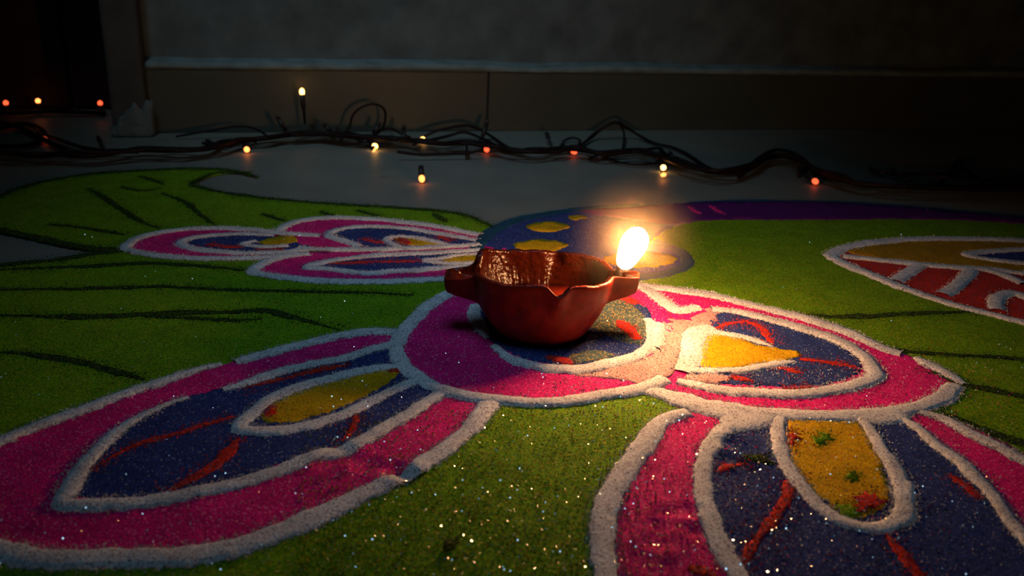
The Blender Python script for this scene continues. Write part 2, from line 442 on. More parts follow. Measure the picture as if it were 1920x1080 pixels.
# --- three petals on the far left
petal('small pink petal at the far left tip', [(237, 463), (260, 445), (320, 431), (400, 426), (470, 429), (530, 436), (600, 460), (570, 472), (500, 480), (430, 482), (350, 480), (280, 473)], [
    ('blue', [(348, 454), (370, 445), (420, 440), (480, 440), (530, 446), (560, 456), (590, 466), (530, 470), (450, 470), (390, 464)]),
    ('red', [(390, 457), (420, 462), (455, 463)], 0.0048), ('red', [(480, 467), (510, 468), (530, 467)], 0.0030),
    ('yellow', [(483, 453), (500, 447), (530, 442), (555, 444), (556, 452), (530, 458), (500, 459)]),
    ('white', [(600, 440), (520, 435), (470, 429), (400, 426), (320, 431), (262, 444), (236, 460), (246, 468), (280, 475), (350, 482), (430, 483), (500, 481), (560, 473)], 'white_outline', 0.0068),
    ('white', [(515, 440), (460, 437), (400, 440), (355, 446), (336, 455), (360, 464), (400, 470), (450, 473), (520, 472), (580, 466)], 'inner_outline', 0.0061),
    ('white', [(540, 459), (500, 462), (465, 458), (456, 455), (480, 450)], 'center_outline', 0.0048),
])
petal('pink petal at the far left nearest the wall', [(520, 437), (545, 418), (590, 410), (640, 408), (700, 410), (760, 416), (830, 426), (905, 439), (905, 458), (860, 462), (800, 465), (720, 467), (640, 470), (580, 466), (540, 452)], [
    ('blue', [(622, 439), (640, 428), (690, 425), (740, 428), (800, 436), (860, 446), (900, 455), (850, 461), (780, 464), (700, 464), (660, 452)]),
    ('red', [(820, 441), (835, 446), (845, 452)], 0.0072), ('red', [(680, 446), (700, 452), (720, 455)], 0.0060),
    ('yellow', [(733, 445), (760, 442), (800, 447), (838, 456), (820, 461), (780, 461), (752, 454)]),
    ('fillc', 'red_patch', 'red', [(736, 445), (752, 444), (768, 453), (764, 457), (750, 453)], 4),
    ('white', [(519, 440), (525, 428), (550, 416), (590, 409), (640, 407), (700, 409), (760, 415), (830, 425), (900, 439)], 'white_outline', 0.0071),
    ('white', [(895, 449), (860, 443), (800, 433), (740, 425), (680, 424), (635, 429), (617, 440), (640, 449), (660, 455), (676, 463)], 'inner_outline', 0.0061),
    ('white', [(845, 460), (810, 450), (770, 443), (740, 443), (724, 447), (733, 455), (752, 463)], 'center_outline', 0.0051),
    ('white', [(560, 462), (600, 466), (680, 466), (760, 464), (850, 460), (898, 456)], 'white_outline', 0.0061)])
petal('pink petal on the far left pointing away behind the clay lamp', [(478, 505), (495, 490), (530, 479), (590, 473), (660, 471), (740, 468), (820, 464), (897, 459), (960, 470), (960, 515), (840, 519), (750, 524), (650, 525), (560, 520), (500, 513)], [
    ('blue', [(590, 497), (640, 485), (700, 478), (770, 475), (840, 472), (930, 470), (930, 494), (840, 500), (760, 505), (690, 508), (630, 504)]),
    ('red', [(615, 494), (660, 492), (700, 490)], 0.0060), ('red', [(705, 490), (750, 490), (790, 488)], 0.0060),
    ('yellow', [(830, 486), (860, 478), (900, 477), (930, 480), (920, 490), (860, 491)]),
    ('white', [(580, 474), (530, 480), (495, 491), (475, 506), (500, 514), (560, 521), (650, 526), (750, 525), (840, 520), (920, 512)], 'white_outline', 0.0071),
    ('white', [(900, 467), (840, 471), (760, 475), (700, 478), (640, 485), (600, 492), (576, 499), (620, 503), (680, 511), (730, 507), (780, 505), (840, 500), (920, 493)], 'inner_outline', 0.0060),
    ('white', [(920, 474), (870, 476), (820, 484), (795, 487), (830, 492), (880, 492), (930, 490)], 'center_outline', 0.0041)])

# --- big petal at the front left
petal('long pink petal at the front left', [(745, 622), (690, 618), (620, 632), (540, 652), (440, 678), (340, 705), (250, 733), (150, 768), (80, 793), (0, 828), (-120, 885), (-190, 960), (-120, 1030), (0, 1032), (100, 1040), (200, 1040), (300, 1040),
        (400, 1030), (500, 1000), (600, 960), (700, 912), (770, 880), (840, 830), (890, 788), (925, 742), (850, 735), (780, 700), (742, 660)], [
    ('blue', [(738, 652), (700, 655), (640, 675), (580, 688), (520, 700), (470, 717), (410, 730), (350, 745), (300, 767), (240, 797), (190, 835), (155, 880), (138, 925), (180, 935), (250, 934), (350, 918), (440, 897), (520, 873), (600, 843), (650, 832),
        (720, 793), (780, 757), (825, 728), (780, 700)]),
    ('red', [(655, 683), (610, 690), (560, 702), (500, 716), (450, 728)], .0075), ('red', [(440, 778), (390, 793), (330, 813), (270, 828), (220, 850), (170, 880)], .0055), ('red', [(448, 820), (425, 850), (390, 880), (345, 905), (305, 922)], .0085),
    ('red', [(668, 772), (665, 795), (655, 812), (640, 830)], .0075),
    ('yellow', [(756, 693), (720, 688), (690, 697), (620, 713), (560, 732), (510, 757), (483, 777), (497, 790), (530, 792), (590, 780), (660, 753), (720, 722)]),
    ('fillc', 'red_patch', 'red', [(728, 687), (748, 686), (758, 694), (748, 699)], 4), ('fillc', 'red_patch', 'red', [(490, 772), (510, 758), (512, 768), (494, 781)], 4),
    ('white', [(742, 620), (690, 619), (620, 631), (540, 650), (440, 676)], 'white_outline', .0075), ('white', [(415, 680), (340, 701), (250, 731), (150, 766), (80, 792), (0, 826), (-100, 875)], 'white_outline', .0068, (.5, 1)),
    ('white', [(-120, 1010), (-40, 1020), (10, 1030), (60, 1043), (120, 1046), (200, 1042), (300, 1042), (400, 1032), (500, 1003), (600, 962), (700, 915), (748, 893)], 'white_outline', .0100), ('white', [(736, 900), (770, 882), (840, 835), (890, 790), (925, 742)], 'white_outline', .0085, (.5, 1)),
    ('white', [(740, 643), (700, 652), (640, 672), (580, 682), (520, 697), (470, 714), (418, 728)], 'inner_outline', .0068, (1, .5)),
    ('white', [(352, 742), (300, 762), (240, 792), (190, 832), (155, 873), (130, 912), (115, 940), (160, 943), (250, 941), (350, 925), (440, 905), (520, 880), (600, 850), (650, 840), (720, 800), (780, 765), (825, 735)], 'inner_outline', .0072, (.3, .9)),
    ('white', [(750, 684), (700, 690), (620, 707), (560, 724), (510, 745), (475, 772), (450, 797), (480, 806), (530, 805), (600, 790), (670, 763), (720, 737), (790, 705)], 'center_outline', .0072)])

# --- petal at the front right
petal('pink petal at the front right running out of the picture', [(1235, 790), (1290, 772), (1350, 768), (1450, 775), (1560, 780), (1660, 778), (1730, 770), (1790, 787), (1850, 815), (1920, 850), (2050, 930), (2200, 1060), (2250, 1200), (1600, 1240), (1130, 1230), (1120, 1080), (1120, 1020),
        (1135, 950), (1160, 890), (1200, 840)], [
    ('blue', [(1395, 780), (1440, 782), (1560, 782), (1640, 782), (1700, 795), (1740, 822), (1800, 870), (1860, 930), (1920, 1000), (1990, 1120), (1990, 1230), (1480, 1240), (1420, 1150), (1380, 1080), (1350, 1030), (1330, 960), (1322, 900), (1335, 845)]),
    ('red', [(1485, 880), (1478, 925), (1455, 965), (1425, 1000), (1402, 1040), (1385, 1075)], .0090), ('red', [(1660, 1000), (1690, 1035), (1725, 1080), (1740, 1120)], .0070), ('red', [(1780, 890), (1810, 910), (1840, 935)], .006),
    ('red', [(1345, 885), (1370, 870), (1405, 872)], .006), ('red', [(1290, 1060), (1330, 1075), (1370, 1110)], .012),
    ('fillc', 'black_smudge', 'black', [(1385, 855), (1410, 846), (1440, 856), (1444, 868), (1410, 868)], 3),
    ('yellow', [(1485, 783), (1540, 781), (1600, 783), (1630, 815), (1650, 855), (1662, 890), (1670, 925), (1655, 955), (1620, 968), (1590, 965), (1550, 940), (1510, 905), (1485, 865), (1474, 825)]),
    ('fillc', 'red_patch', 'red', [(1474, 815), (1490, 812), (1502, 822), (1488, 835), (1476, 832)], 4), ('fillc', 'red_patch', 'red', [(1600, 930), (1640, 925), (1660, 940), (1640, 958), (1612, 955)], 4),
    ('fillc', 'green_patch', 'green', [(1588, 891), (1600, 887), (1607, 893), (1598, 898)], 4), ('fillc', 'green_patch', 'green', [(1570, 948), (1590, 950), (1612, 962), (1590, 966)], 4), ('fillc', 'green_patch', 'green', [(1530, 812), (1555, 815), (1550, 830), (1535, 828)], 4),
    ('white', [(1290, 770), (1240, 788), (1205, 835), (1170, 885), (1145, 925), (1132, 970), (1132, 1030), (1138, 1080), (1150, 1160)], 'white_outline', .0090),
    ('white', [(1725, 770), (1770, 783), (1830, 815), (1890, 845), (1960, 880), (2060, 950)], 'white_outline', .0072, (.6, 1)),
    ('white', [(1420, 778), (1385, 790), (1350, 810), (1325, 850), (1318, 900), (1330, 960), (1352, 1020), (1385, 1080), (1430, 1160)], 'inner_outline', .0080),
    ('white', [(1690, 782), (1720, 800), (1760, 835), (1810, 872), (1850, 915), (1890, 965), (1935, 1020), (1990, 1100)], 'inner_outline', .0070),
    ('white', [(1450, 778), (1400, 785), (1360, 800)], 'inner_outline', .0150, (.5, .3)), ('white', [(1235, 733), (1290, 752), (1345, 767), (1420, 774)], 'white_outline', .0130, (.6, .3)), ('white', [(1612, 778), (1650, 780), (1700, 778)], 'white_outline', .0120, (.5, .5)),
    ('white', [(1462, 780), (1460, 830), (1480, 880), (1515, 925), (1560, 965), (1610, 985), (1660, 985), (1690, 965), (1692, 925), (1680, 880), (1655, 840), (1630, 800), (1612, 780)], 'center_outline', .0072),
    ('white', [(1700, 900), (1694, 925), (1698, 955), (1685, 980)], 'center_outline', .0080)])

# --- petal to the right of the lamp
petal('pink petal to the right of the clay lamp lit by the flame', [(1195, 532), (1260, 541), (1330, 551), (1420, 573), (1500, 592), (1580, 617), (1650, 648), (1710, 668), (1760, 690), (1800, 716), (1775, 740), (1720, 762), (1650, 772), (1560, 775), (1480, 772), (1400, 765), (1330, 752),
        (1250, 735), (1220, 700), (1260, 640), (1250, 590)], [
    ('fillc', 'mixed_band', 'salmon', [(1245, 600), (1290, 600), (1330, 575), (1350, 590), (1335, 612), (1290, 622), (1270, 660), (1240, 680), (1230, 640)], 2),
    ('blue', [(1335, 590), (1350, 582), (1420, 597), (1490, 615), (1560, 640), (1605, 668), (1618, 690), (1590, 708), (1540, 720), (1480, 724), (1400, 722), (1330, 715), (1285, 708), (1300, 690), (1330, 640)]),
    ('fillc', 'mixed_band', 'salmon', [(1280, 705), (1320, 700), (1370, 704), (1362, 716), (1310, 718)], 3),
    ('red', [(1338, 616), (1370, 606), (1400, 602)], .0075), ('red', [(1400, 602), (1430, 615), (1440, 632), (1450, 645)], .0095), ('red', [(1500, 672), (1540, 677), (1580, 683), (1612, 690)], .0070), ('red', [(1450, 686), (1480, 692), (1503, 698)], .0070), ('red', [(1370, 706), (1390, 710), (1412, 714)], .0085),
    ('red', [(1470, 728), (1500, 726), (1520, 722)], .005),
    ('yellow', [(1318, 628), (1370, 630), (1410, 642), (1450, 652), (1500, 660), (1490, 672), (1440, 680), (1380, 690), (1320, 690)]),
    ('white', [(1190, 531), (1260, 541), (1330, 551), (1420, 573), (1500, 592), (1580, 617), (1650, 648), (1690, 660)], 'white_outline', .0085), ('white', [(1715, 668), (1750, 685), (1780, 702), (1808, 718)], 'white_outline', .0070, (.4, .4)),
    ('white', [(1790, 720), (1770, 742), (1720, 762), (1650, 773), (1560, 778), (1480, 775), (1400, 768), (1330, 755), (1250, 738), (1200, 722)], 'white_outline', .0100),
    ('white', [(1335, 578), (1380, 582), (1430, 594), (1500, 612), (1570, 637), (1615, 662), (1640, 690), (1640, 706), (1600, 720), (1550, 730), (1500, 736), (1420, 734), (1350, 728), (1270, 712)], 'inner_outline', .0085),
    ('white', [(1200, 533), (1228, 551), (1250, 568), (1268, 580), (1310, 574)], 'white_branch', .0085),
    ('white', [(1335, 612), (1310, 620), (1298, 645), (1295, 675), (1280, 695)], 'center_outline', .0125),
    ('white', [(1310, 620), (1350, 622), (1400, 632), (1450, 648)], 'center_outline', .0050, (.8, .2)),
    ('white', [(1290, 692), (1350, 695), (1400, 692), (1450, 682), (1490, 676)], 'center_outline', .0060, (1, .4))])

# --- ring under the lamp
ring = fill('center_ring', [(745, 650), (750, 628), (768, 608), (800, 577), (840, 550), (900, 527), (1000, 512), (1100, 516), (1190, 533), (1240, 565), (1262, 600), (1268, 640), (1255, 690), (1225, 722), (1130, 738), (1060, 748), (1000, 752), (930, 745), (870, 736), (820, 722), (775, 700), (752, 678)],
            2, M['pink'], rangoli)
tag(ring, 'round pink ring with white borders under the clay lamp')
fill('mixed_band', [(1060, 700), (1110, 693), (1170, 683), (1215, 668), (1242, 648), (1255, 620), (1290, 630), (1285, 670), (1255, 705), (1220, 722), (1180, 716), (1130, 708)], 3, M['salmon'], ring)
fill('inner_disc', [(890, 585), (905, 560), (960, 540), (1060, 535), (1150, 548), (1205, 575), (1225, 600), (1222, 640), (1190, 664), (1120, 680), (1060, 684), (1000, 676), (950, 658), (920, 635), (900, 608)], 3, M['blue'], ring)
fill('teal_mix', [(1080, 570), (1140, 552), (1190, 575), (1212, 605), (1208, 640), (1170, 640), (1110, 612)], 4, M['teal_mix'], ring)
fill('teal_mix', [(1060, 668), (1110, 655), (1150, 662), (1130, 674), (1080, 680)], 4, M['teal_mix'], ring)
for pts, wd in (([(1160, 600), (1180, 618), (1196, 636)], .009), ([(1025, 668), (1050, 674), (1075, 680)], .006), ([(1150, 552), (1175, 560), (1195, 570)], .008)):
    stroke('red_streak', pts, wd, M['red'], ring, 5, 0.0002, 'red', 1.5, False, (.4, .4), .35)
stroke('white_outline', [(845, 546), (800, 575), (768, 607), (748, 630), (742, 652), (755, 680), (780, 702), (820, 725), (870, 738), (930, 746), (1000, 752), (1060, 748), (1130, 738), (1200, 726), (1245, 708)], WW, M['white'], ring, 3, 0.0012)
stroke('inner_outline', [(892, 570), (888, 585), (900, 610), (915, 632)], 0.0080, M['white'], ring, 3, 0.0011, taper=(.8, .4))
stroke('inner_outline', [(925, 645), (950, 665), (1000, 683), (1060, 690), (1120, 684), (1180, 670), (1215, 652), (1228, 630), (1226, 610), (1215, 596)], 0.0080, M['white'], ring, 4, 0.0012, taper=(.5, .7))
stroke('inner_outline', [(1222, 650), (1230, 630), (1228, 605)], 0.0100, M['white'], ring, 4, 0.0012)

# --- leaf motif at the right edge
leaf = fill('leaf_motif', [(1562, 475), (1600, 458), (1680, 449), (1760, 446), (1850, 447), (1920, 450), (2100, 460), (2150, 520), (2100, 640), (1920, 602), (1850, 584), (1780, 566), (1700, 539), (1630, 511), (1580, 490)], 1, M['red'], rangoli)
tag(leaf, 'red and ochre leaf motif with white veins at the right')
fill('ochre_field', [(1588, 472), (1640, 457), (1760, 448), (1920, 452), (2100, 462), (2100, 520), (1920, 510), (1870, 504), (1800, 499), (1720, 492), (1650, 484)], 2, M['ochre'], leaf)
fill('blue_field', [(1825, 474), (1870, 469), (1960, 467), (2080, 480), (2000, 492), (1920, 491), (1860, 484)], 3, M['blue'], leaf)
for pts, wd in (([(1700, 540), (1630, 512), (1580, 491), (1560, 476), (1600, 459), (1680, 449), (1760, 446), (1850, 447), (1920, 450), (2060, 457), (2120, 478), (2145, 520), (2135, 580), (2100, 640)], .0095), ([(1700, 540), (1780, 567), (1850, 585), (1920, 603), (2000, 622), (2100, 642)], .0072),
                ([(1580, 478), (1650, 486), (1720, 493), (1800, 500), (1870, 505), (1930, 511), (2040, 518), (2140, 522)], .0080), ([(1722, 497), (1708, 506), (1690, 518), (1680, 526)], .0090), ([(1822, 506), (1806, 522), (1790, 537), (1768, 550)], .0090),
                ([(1845, 503), (1885, 515), (1920, 531)], .008), ([(1872, 580), (1868, 565), (1878, 552), (1900, 547), (1940, 560)], .0090), ([(2080, 480), (2030, 470), (1960, 466), (1870, 469), (1812, 475), (1850, 484), (1920, 492), (2000, 493), (2075, 482)], .0080)):
    stroke('white_vein', pts, wd, M['white'], leaf, 3, 0.0009)

# --- loose grains (uncountable)
def px_scatter(n, x0, y0, x1, y1, z):
    for _ in range(n):
        x, y = random.uniform(x0, x1), random.uniform(y0, y1)
        q = P(x, y, z); yield q.x, q.y, z + hgt(q.x, q.y)
ZT = LAYER0 + STEP * 3
for c, n, box_ in (('white', 1500, (300, 640, 1900, 1080)), ('yellow', 3000, (560, 760, 1250, 1100)), ('black', 1500, (560, 700, 1900, 1080)), ('green', 2500, (560, 770, 1200, 1100)), ('red', 900, (560, 640, 1800, 1080)),
                   ('white', 800, (1040, 640, 1330, 790)), ('black', 500, (1100, 560, 1700, 740)), ('pink', 800, (1130, 760, 1500, 1080)), ('pink', 500, (900, 690, 1900, 780)), ('white', 500, (1330, 760, 1500, 1000)), ('white', 400, (1380, 690, 1640, 740)),
                   ('yellow', 200, (1080, 560, 1210, 650))):
    GR[c] += list(px_scatter(n, *box_, ZT))
def grains(name, pts, mat, r0, r1):
    V, F = [], []
    for x, y, z in pts:
        r = random.uniform(r0, r1); a = random.uniform(0, 6.28); i = len(V)
        for k in range(3):
            rr = r * random.uniform(.7, 1.3)
            V.append((x + rr * math.cos(a + 2.09 * k), y + rr * math.sin(a + 2.09 * k), z - r * .3))
        V.append((x + random.uniform(-.3, .3) * r, y + random.uniform(-.3, .3) * r, z + r * 1.2))
        F += [(i, i + 1, i + 3), (i + 1, i + 2, i + 3), (i + 2, i, i + 3)]
    return tag(link_mesh(name, V, F, mat, rangoli, smooth=False), kind='stuff')
for c, pts in GR.items():
    if pts: grains('loose_' + c + '_grains', pts, M[c], 0.00018, 0.00040)
# glitter flakes lying at all angles among the grains
V, F = [], []
for _ in range(7000):
    u = random.random()
    if u < .55: x, y = random.uniform(0, 1920), random.uniform(430, 1080)
    else: x, y = random.uniform(600, 1850), random.uniform(680, 1080)
    q = P(x, y, ZT); c = Vector((q.x, q.y, ZT + hgt(q.x, q.y) + 0.0006))
    nrm = Vector((random.gauss(0, .45), random.gauss(0, .45), 1)).normalized()
    e = nrm.orthogonal().normalized(); g2 = nrm.cross(e); r = random.uniform(.00016, .00034); i = len(V)
    for k in range(5): V.append(c + (e * math.cos(k * 1.2566) + g2 * math.sin(k * 1.2566)) * r)
    F.append([i, i + 1, i + 2, i + 3, i + 4])
tag(link_mesh('glitter', V, F, M['glitter'], rangoli, smooth=False), 'silver glitter flakes', kind='stuff')

# ------------------------------------------------------------------ clay lamp
DC = P(1012, 619, LAYER0 + STEP * 3)
DC.z = LAYER0 + STEP * 3 + 0.0002
mm = 0.001
def angd(a, b):
    return (a - b + 180) % 360 - 180
def sm(a, b, x):
    t = min(max((x - a) / (b - a), 0), 1); return t * t * (3 - 2 * t)
def flat(d, w_, p=4): return math.exp(-(abs(d) / w_) ** p)
FR, BK = -77.0, 76.0
def rimR(ph):
    c, s_ = math.cos(math.radians(ph)), math.sin(math.radians(ph))
    return (abs(c / 34.5) ** 2.5 + abs(s_ / 28.5) ** 2.5) ** (-1 / 2.5)
def ext(ph):
    R_ = rimR(ph); e = 0.0
    for c, L_, hw in ((-4, 46.8, 5.4), (181, 48.0, 7.8)):
        d = abs(angd(ph, c))
        if d > 80: continue
        side = hw / max(math.sin(math.radians(d)), 1e-3); tip_ = L_ / math.cos(math.radians(d))
        rs = (side ** -12 + tip_ ** -12) ** (-1 / 12)
        e += (R_ ** 14 + rs ** 14) ** (1 / 14) - R_
    return e
def pinch(ph):
    return 3.2 * math.exp(-(angd(ph, FR) / 9) ** 2) + 3.0 * math.exp(-(angd(ph, BK) / 9) ** 2)
def rimH(ph):
    h = 32.6 - 5.2 * flat(angd(ph, 181), 15, 6)
    h += 1.6 * flat(angd(ph, -80), 32)             # front lips
    h += 3.5 * math.exp(-(angd(ph, 153) / 13) ** 2)                                # raised corner at the back left
    h -= 4.4 * math.exp(-(angd(ph, FR) / 8) ** 2) + 1.5 * math.exp(-(angd(ph, BK) / 7) ** 2)
    cx, sx = math.cos(math.radians(ph)), math.sin(math.radians(ph))
    h += 0.5 * noise.noise(Vector((cx * 5, sx * 5, 2))) + 0.35 * noise.noise(Vector((cx * 22, sx * 22, 6)))
    return h
NPH = 600
rows = []
outer_t = [0.0, 0.02, 0.06, 0.12, 0.2, 0.28, 0.36, 0.44, 0.5, 0.55, 0.6, 0.65, 0.7, 0.76, 0.82, 0.88, 0.94, 0.98]
inner_d = [0.3, 1.2, 2.4, 3.6, 5.0, 7.5, 10.5, 14.0, 17.5, 21.0, 24.0, 26.5]
V, F, MI = [], [], []
for i in range(NPH):
    ph = 360 * i / NPH; R_, H_, E_, Pn = rimR(ph), rimH(ph), ext(ph), pinch(ph)
    ca, sa = math.cos(math.radians(ph)), math.sin(math.radians(ph))
    col = []
    for t in outer_t:
        b = 1 - (1 - t) ** 1.75
        r0 = 21.5
        r = r0 + (R_ - r0) * b
        if t < 0.06: r -= 4.5 * (1 - t / 0.06) ** 2
        S = sm(0.52, 0.78, t)
        r += E_ * S * (1 - 0.03 * sm(.9, 1, t)) + Pn * sm(0.55, 1.0, t)
        # groove under the lip
        r -= 0.5 * math.exp(-((t - 0.80) / 0.03) ** 2) * (1 - min(E_ / 8, 1))
        r += 0.35 * noise.noise(Vector((ca * 3, sa * 3, t * 4)))
        col.append((r, H_ * t))
    rt = R_ + E_ + Pn
    col.append((rt - 0.2, H_)); 
    col.append((rt - 1.2, H_ + 0.35)); col.append((rt - 2.6, H_ + 0.2))
    wall = 3.4
    for d in inner_d:
        z = H_ - d
        Si = 1 - sm(1.6, 4.2, d)                       # spout trough is shallow
        e_in = max(E_ - 3.5, 0) * Si
        q = min(d / 30.0, 1)
        rin = (R_ - wall) * (1 - q ** 2.6) ** 0.55
        r = max(rin + e_in + Pn * (1 - sm(0, 14, d)), 1.0)
        r += 0.5 * noise.noise(Vector((ca * 6, sa * 6, d * 0.25)))
        col.append((min(r, rt - 2.8), z))
    for r, z in col: V.append((r * ca * mm, r * sa * mm, z * mm))
nc = len(outer_t) + 3 + len(inner_d); nout = len(outer_t) + 1
for i in range(NPH):
    j = (i + 1) % NPH
    for k in range(nc - 1):
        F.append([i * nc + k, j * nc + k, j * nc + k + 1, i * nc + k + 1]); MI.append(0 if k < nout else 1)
F.append([i * nc for i in range(NPH)][::-1]); MI.append(0)
zb = sum(V[i * nc + nc - 1][2] for i in range(NPH)) / NPH
V.append((0, 0, zb)); ib = len(V) - 1
for i in range(NPH): F.append([i * nc + nc - 1, ((i + 1) % NPH) * nc + nc - 1, ib]); MI.append(1)
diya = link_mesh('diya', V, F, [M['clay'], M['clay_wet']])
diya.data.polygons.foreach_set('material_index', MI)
diya.location = DC
tag(diya, 'red brown clay oil lamp with four pinched spouts standing on the rangoli', 'oil lamp')

# oil in the bowl
V, F = [(0, 0, 0)], []
for i in range(96):
    ph = 360 * i / 96; r = (rimR(ph) - 3.4) * 0.86
    V.append((r * math.cos(math.radians(ph)) * mm, r * math.sin(math.radians(ph)) * mm, 0.0002))
for i in range(96): F.append([0, 1 + i, 1 + (i + 1) % 96])
n0 = len(V)
V += [(x * .8, y * .8, -0.004) for x, y, z in V]
for i in range(96): F.append([n0, n0 + 1 + (i + 1) % 96, n0 + 1 + i]); F.append([1 + i, n0 + 1 + i, n0 + 1 + (i + 1) % 96, 1 + (i + 1) % 96])
oil = link_mesh('lamp_oil', V, F, M['oil']); oil.location = DC + Vector((0, 0, 0.0165))
tag(oil, 'pool of reddish oil in the bowl of the clay lamp', 'oil', kind='stuff')

def tube(path, r, seg=8, cap=True, rads=None):
    V, F = [], []; n = len(path)
    up = Vector((0.13, 0.2, 1)).normalized()
    for i, p in enumerate(path):
        t = (path[min(i + 1, n - 1)] - path[max(i - 1, 0)]).normalized()
        a = t.cross(up)
        if a.length < 1e-3: a = t.orthogonal()
        a.normalize(); b = t.cross(a)
        rr = rads[i] if rads else r
        for k in range(seg):
            an = 2 * math.pi * k / seg
            V.append(p + a * (math.cos(an) * rr) + b * (math.sin(an) * rr))
    for i in range(n - 1):
        for k in range(seg):
            F.append([i * seg + k, i * seg + (k + 1) % seg, (i + 1) * seg + (k + 1) % seg, (i + 1) * seg + k][::-1])
    if cap: F += [list(range(seg)), [(n - 1) * seg + k for k in range(seg)][::-1]]
    return V, F

# flame and wick above the right spout
tipx = DC + Vector((42.5 * mm, 1.0 * mm, 0))
yy = DC.y - 0.002
def D(px, py):                               # a point in the upright plane through the spout
    d = ray(px, py); t = (yy - CAM.y) / d.y
    return CAM + d * t
f0, f1 = D(1166, 503), D(1203, 428)
ax = (f1 - f0)
wick_path = catmull([DC + Vector((33, -2.5, 29.5)) * mm, DC + Vector((37, -2.5, 31)) * mm, f0 + Vector((-0.002, 0, -0.0005)), f0 + ax * 0.10], False, 8)
V, F = tube(wick_path, 0.0013, 10)
wick = link_mesh('wick', V, F, M['wick'])
tag(wick, 'charred cotton wick lying in the right spout of the clay lamp, burning', 'wick')
V, F = [], []
e1 = ax.normalized().orthogonal().normalized(); e2 = ax.normalized().cross(e1)
prof = [(0.0, 0.0012), (0.04, 0.0030), (0.12, 0.0042), (0.22, 0.0049), (0.36, 0.0055), (0.50, 0.0062), (0.64, 0.0064), (0.76, 0.0060), (0.86, 0.0050), (0.94, 0.0034), (0.985, 0.0017), (1.0, 0.0002)]
for t, r in prof:
    for k in range(24):
        an = 2 * math.pi * k / 24
        V.append(f0 + ax * t + (e1 * math.cos(an) + e2 * math.sin(an)) * r)
for i in range(len(prof) - 1):
    for k in range(24): F.append([i * 24 + k, i * 24 + (k + 1) % 24, (i + 1) * 24 + (k + 1) % 24, (i + 1) * 24 + k])
F += [list(range(24))[::-1], [(len(prof) - 1) * 24 + k for k in range(24)]]
# a flame gives little light round the wick and most from its upper body
M['flame'] = glow('flame', (1.0, 0.48, 0.19), FLAME_POWER)
_t, _N, _L = M['flame'].node_tree, M['flame'].node_tree.nodes, M['flame'].node_tree.links
_at = _N.new('ShaderNodeAttribute'); _at.attribute_name = 'height'
_mr = _N.new('ShaderNodeMapRange'); _mr.interpolation_type = 'SMOOTHSTEP'
for _i, _v in ((1, 0.12), (2, 0.60), (3, 0.05 * FLAME_POWER), (4, FLAME_POWER)): _mr.inputs[_i].default_value = _v
_L.new(_at.outputs['Fac'], _mr.inputs[0]); _L.new(_mr.outputs[0], _N['Principled BSDF'].inputs['Emission Strength'])
fl = link_mesh('flame', V, F, M['flame'], wick)
fl.data.attributes.new('height', 'FLOAT', 'POINT').data.foreach_set('value', [t for t, r in prof for k in range(24)])
tag(fl, 'bright yellow white flame')
# added haze ball that scatters the flame's light into a bloom-like glow
HAZE_R, HAZE_D = 0.038, 1.7
bm = bmesh.new(); bmesh.ops.create_icosphere(bm, subdivisions=3, radius=HAZE_R)
me = bpy.data.meshes.new('bloom_haze'); bm.to_mesh(me); bm.free()
bloom_haze = bpy.data.objects.new('bloom_haze', me); COL.objects.link(bloom_haze); bloom_haze.parent = fl
bloom_haze.matrix_parent_inverse = Matrix(); bloom_haze.location = f0 + ax * 0.6
tag(bloom_haze, 'added warm haze ball standing in for bloom around the flame', kind='stuff')
mt = bpy.data.materials.new('bloom haze'); t_, N_, L_ = nt(mt); N_.remove(N_['Principled BSDF'])
vs = N_.new('ShaderNodeVolumeScatter'); tc = N_.new('ShaderNodeTexCoord'); vs.inputs['Color'].default_value = (1.0, 0.78, 0.5, 1)
ln_ = N_.new('ShaderNodeVectorMath'); ln_.operation = 'LENGTH'; L_.new(tc.outputs['Object'], ln_.inputs[0])
mr_ = N_.new('ShaderNodeMapRange'); mr_.interpolation_type = 'SMOOTHSTEP'
for i_, v_ in ((1, HAZE_R * .98), (2, 0.0), (3, 0.0), (4, HAZE_D)): mr_.inputs[i_].default_value = v_
L_.new(ln_.outputs['Value'], mr_.inputs[0]); L_.new(mr_.outputs[0], vs.inputs['Density'])
L_.new(vs.outputs[0], N_['Material Output'].inputs['Volume']); me.materials.append(mt)

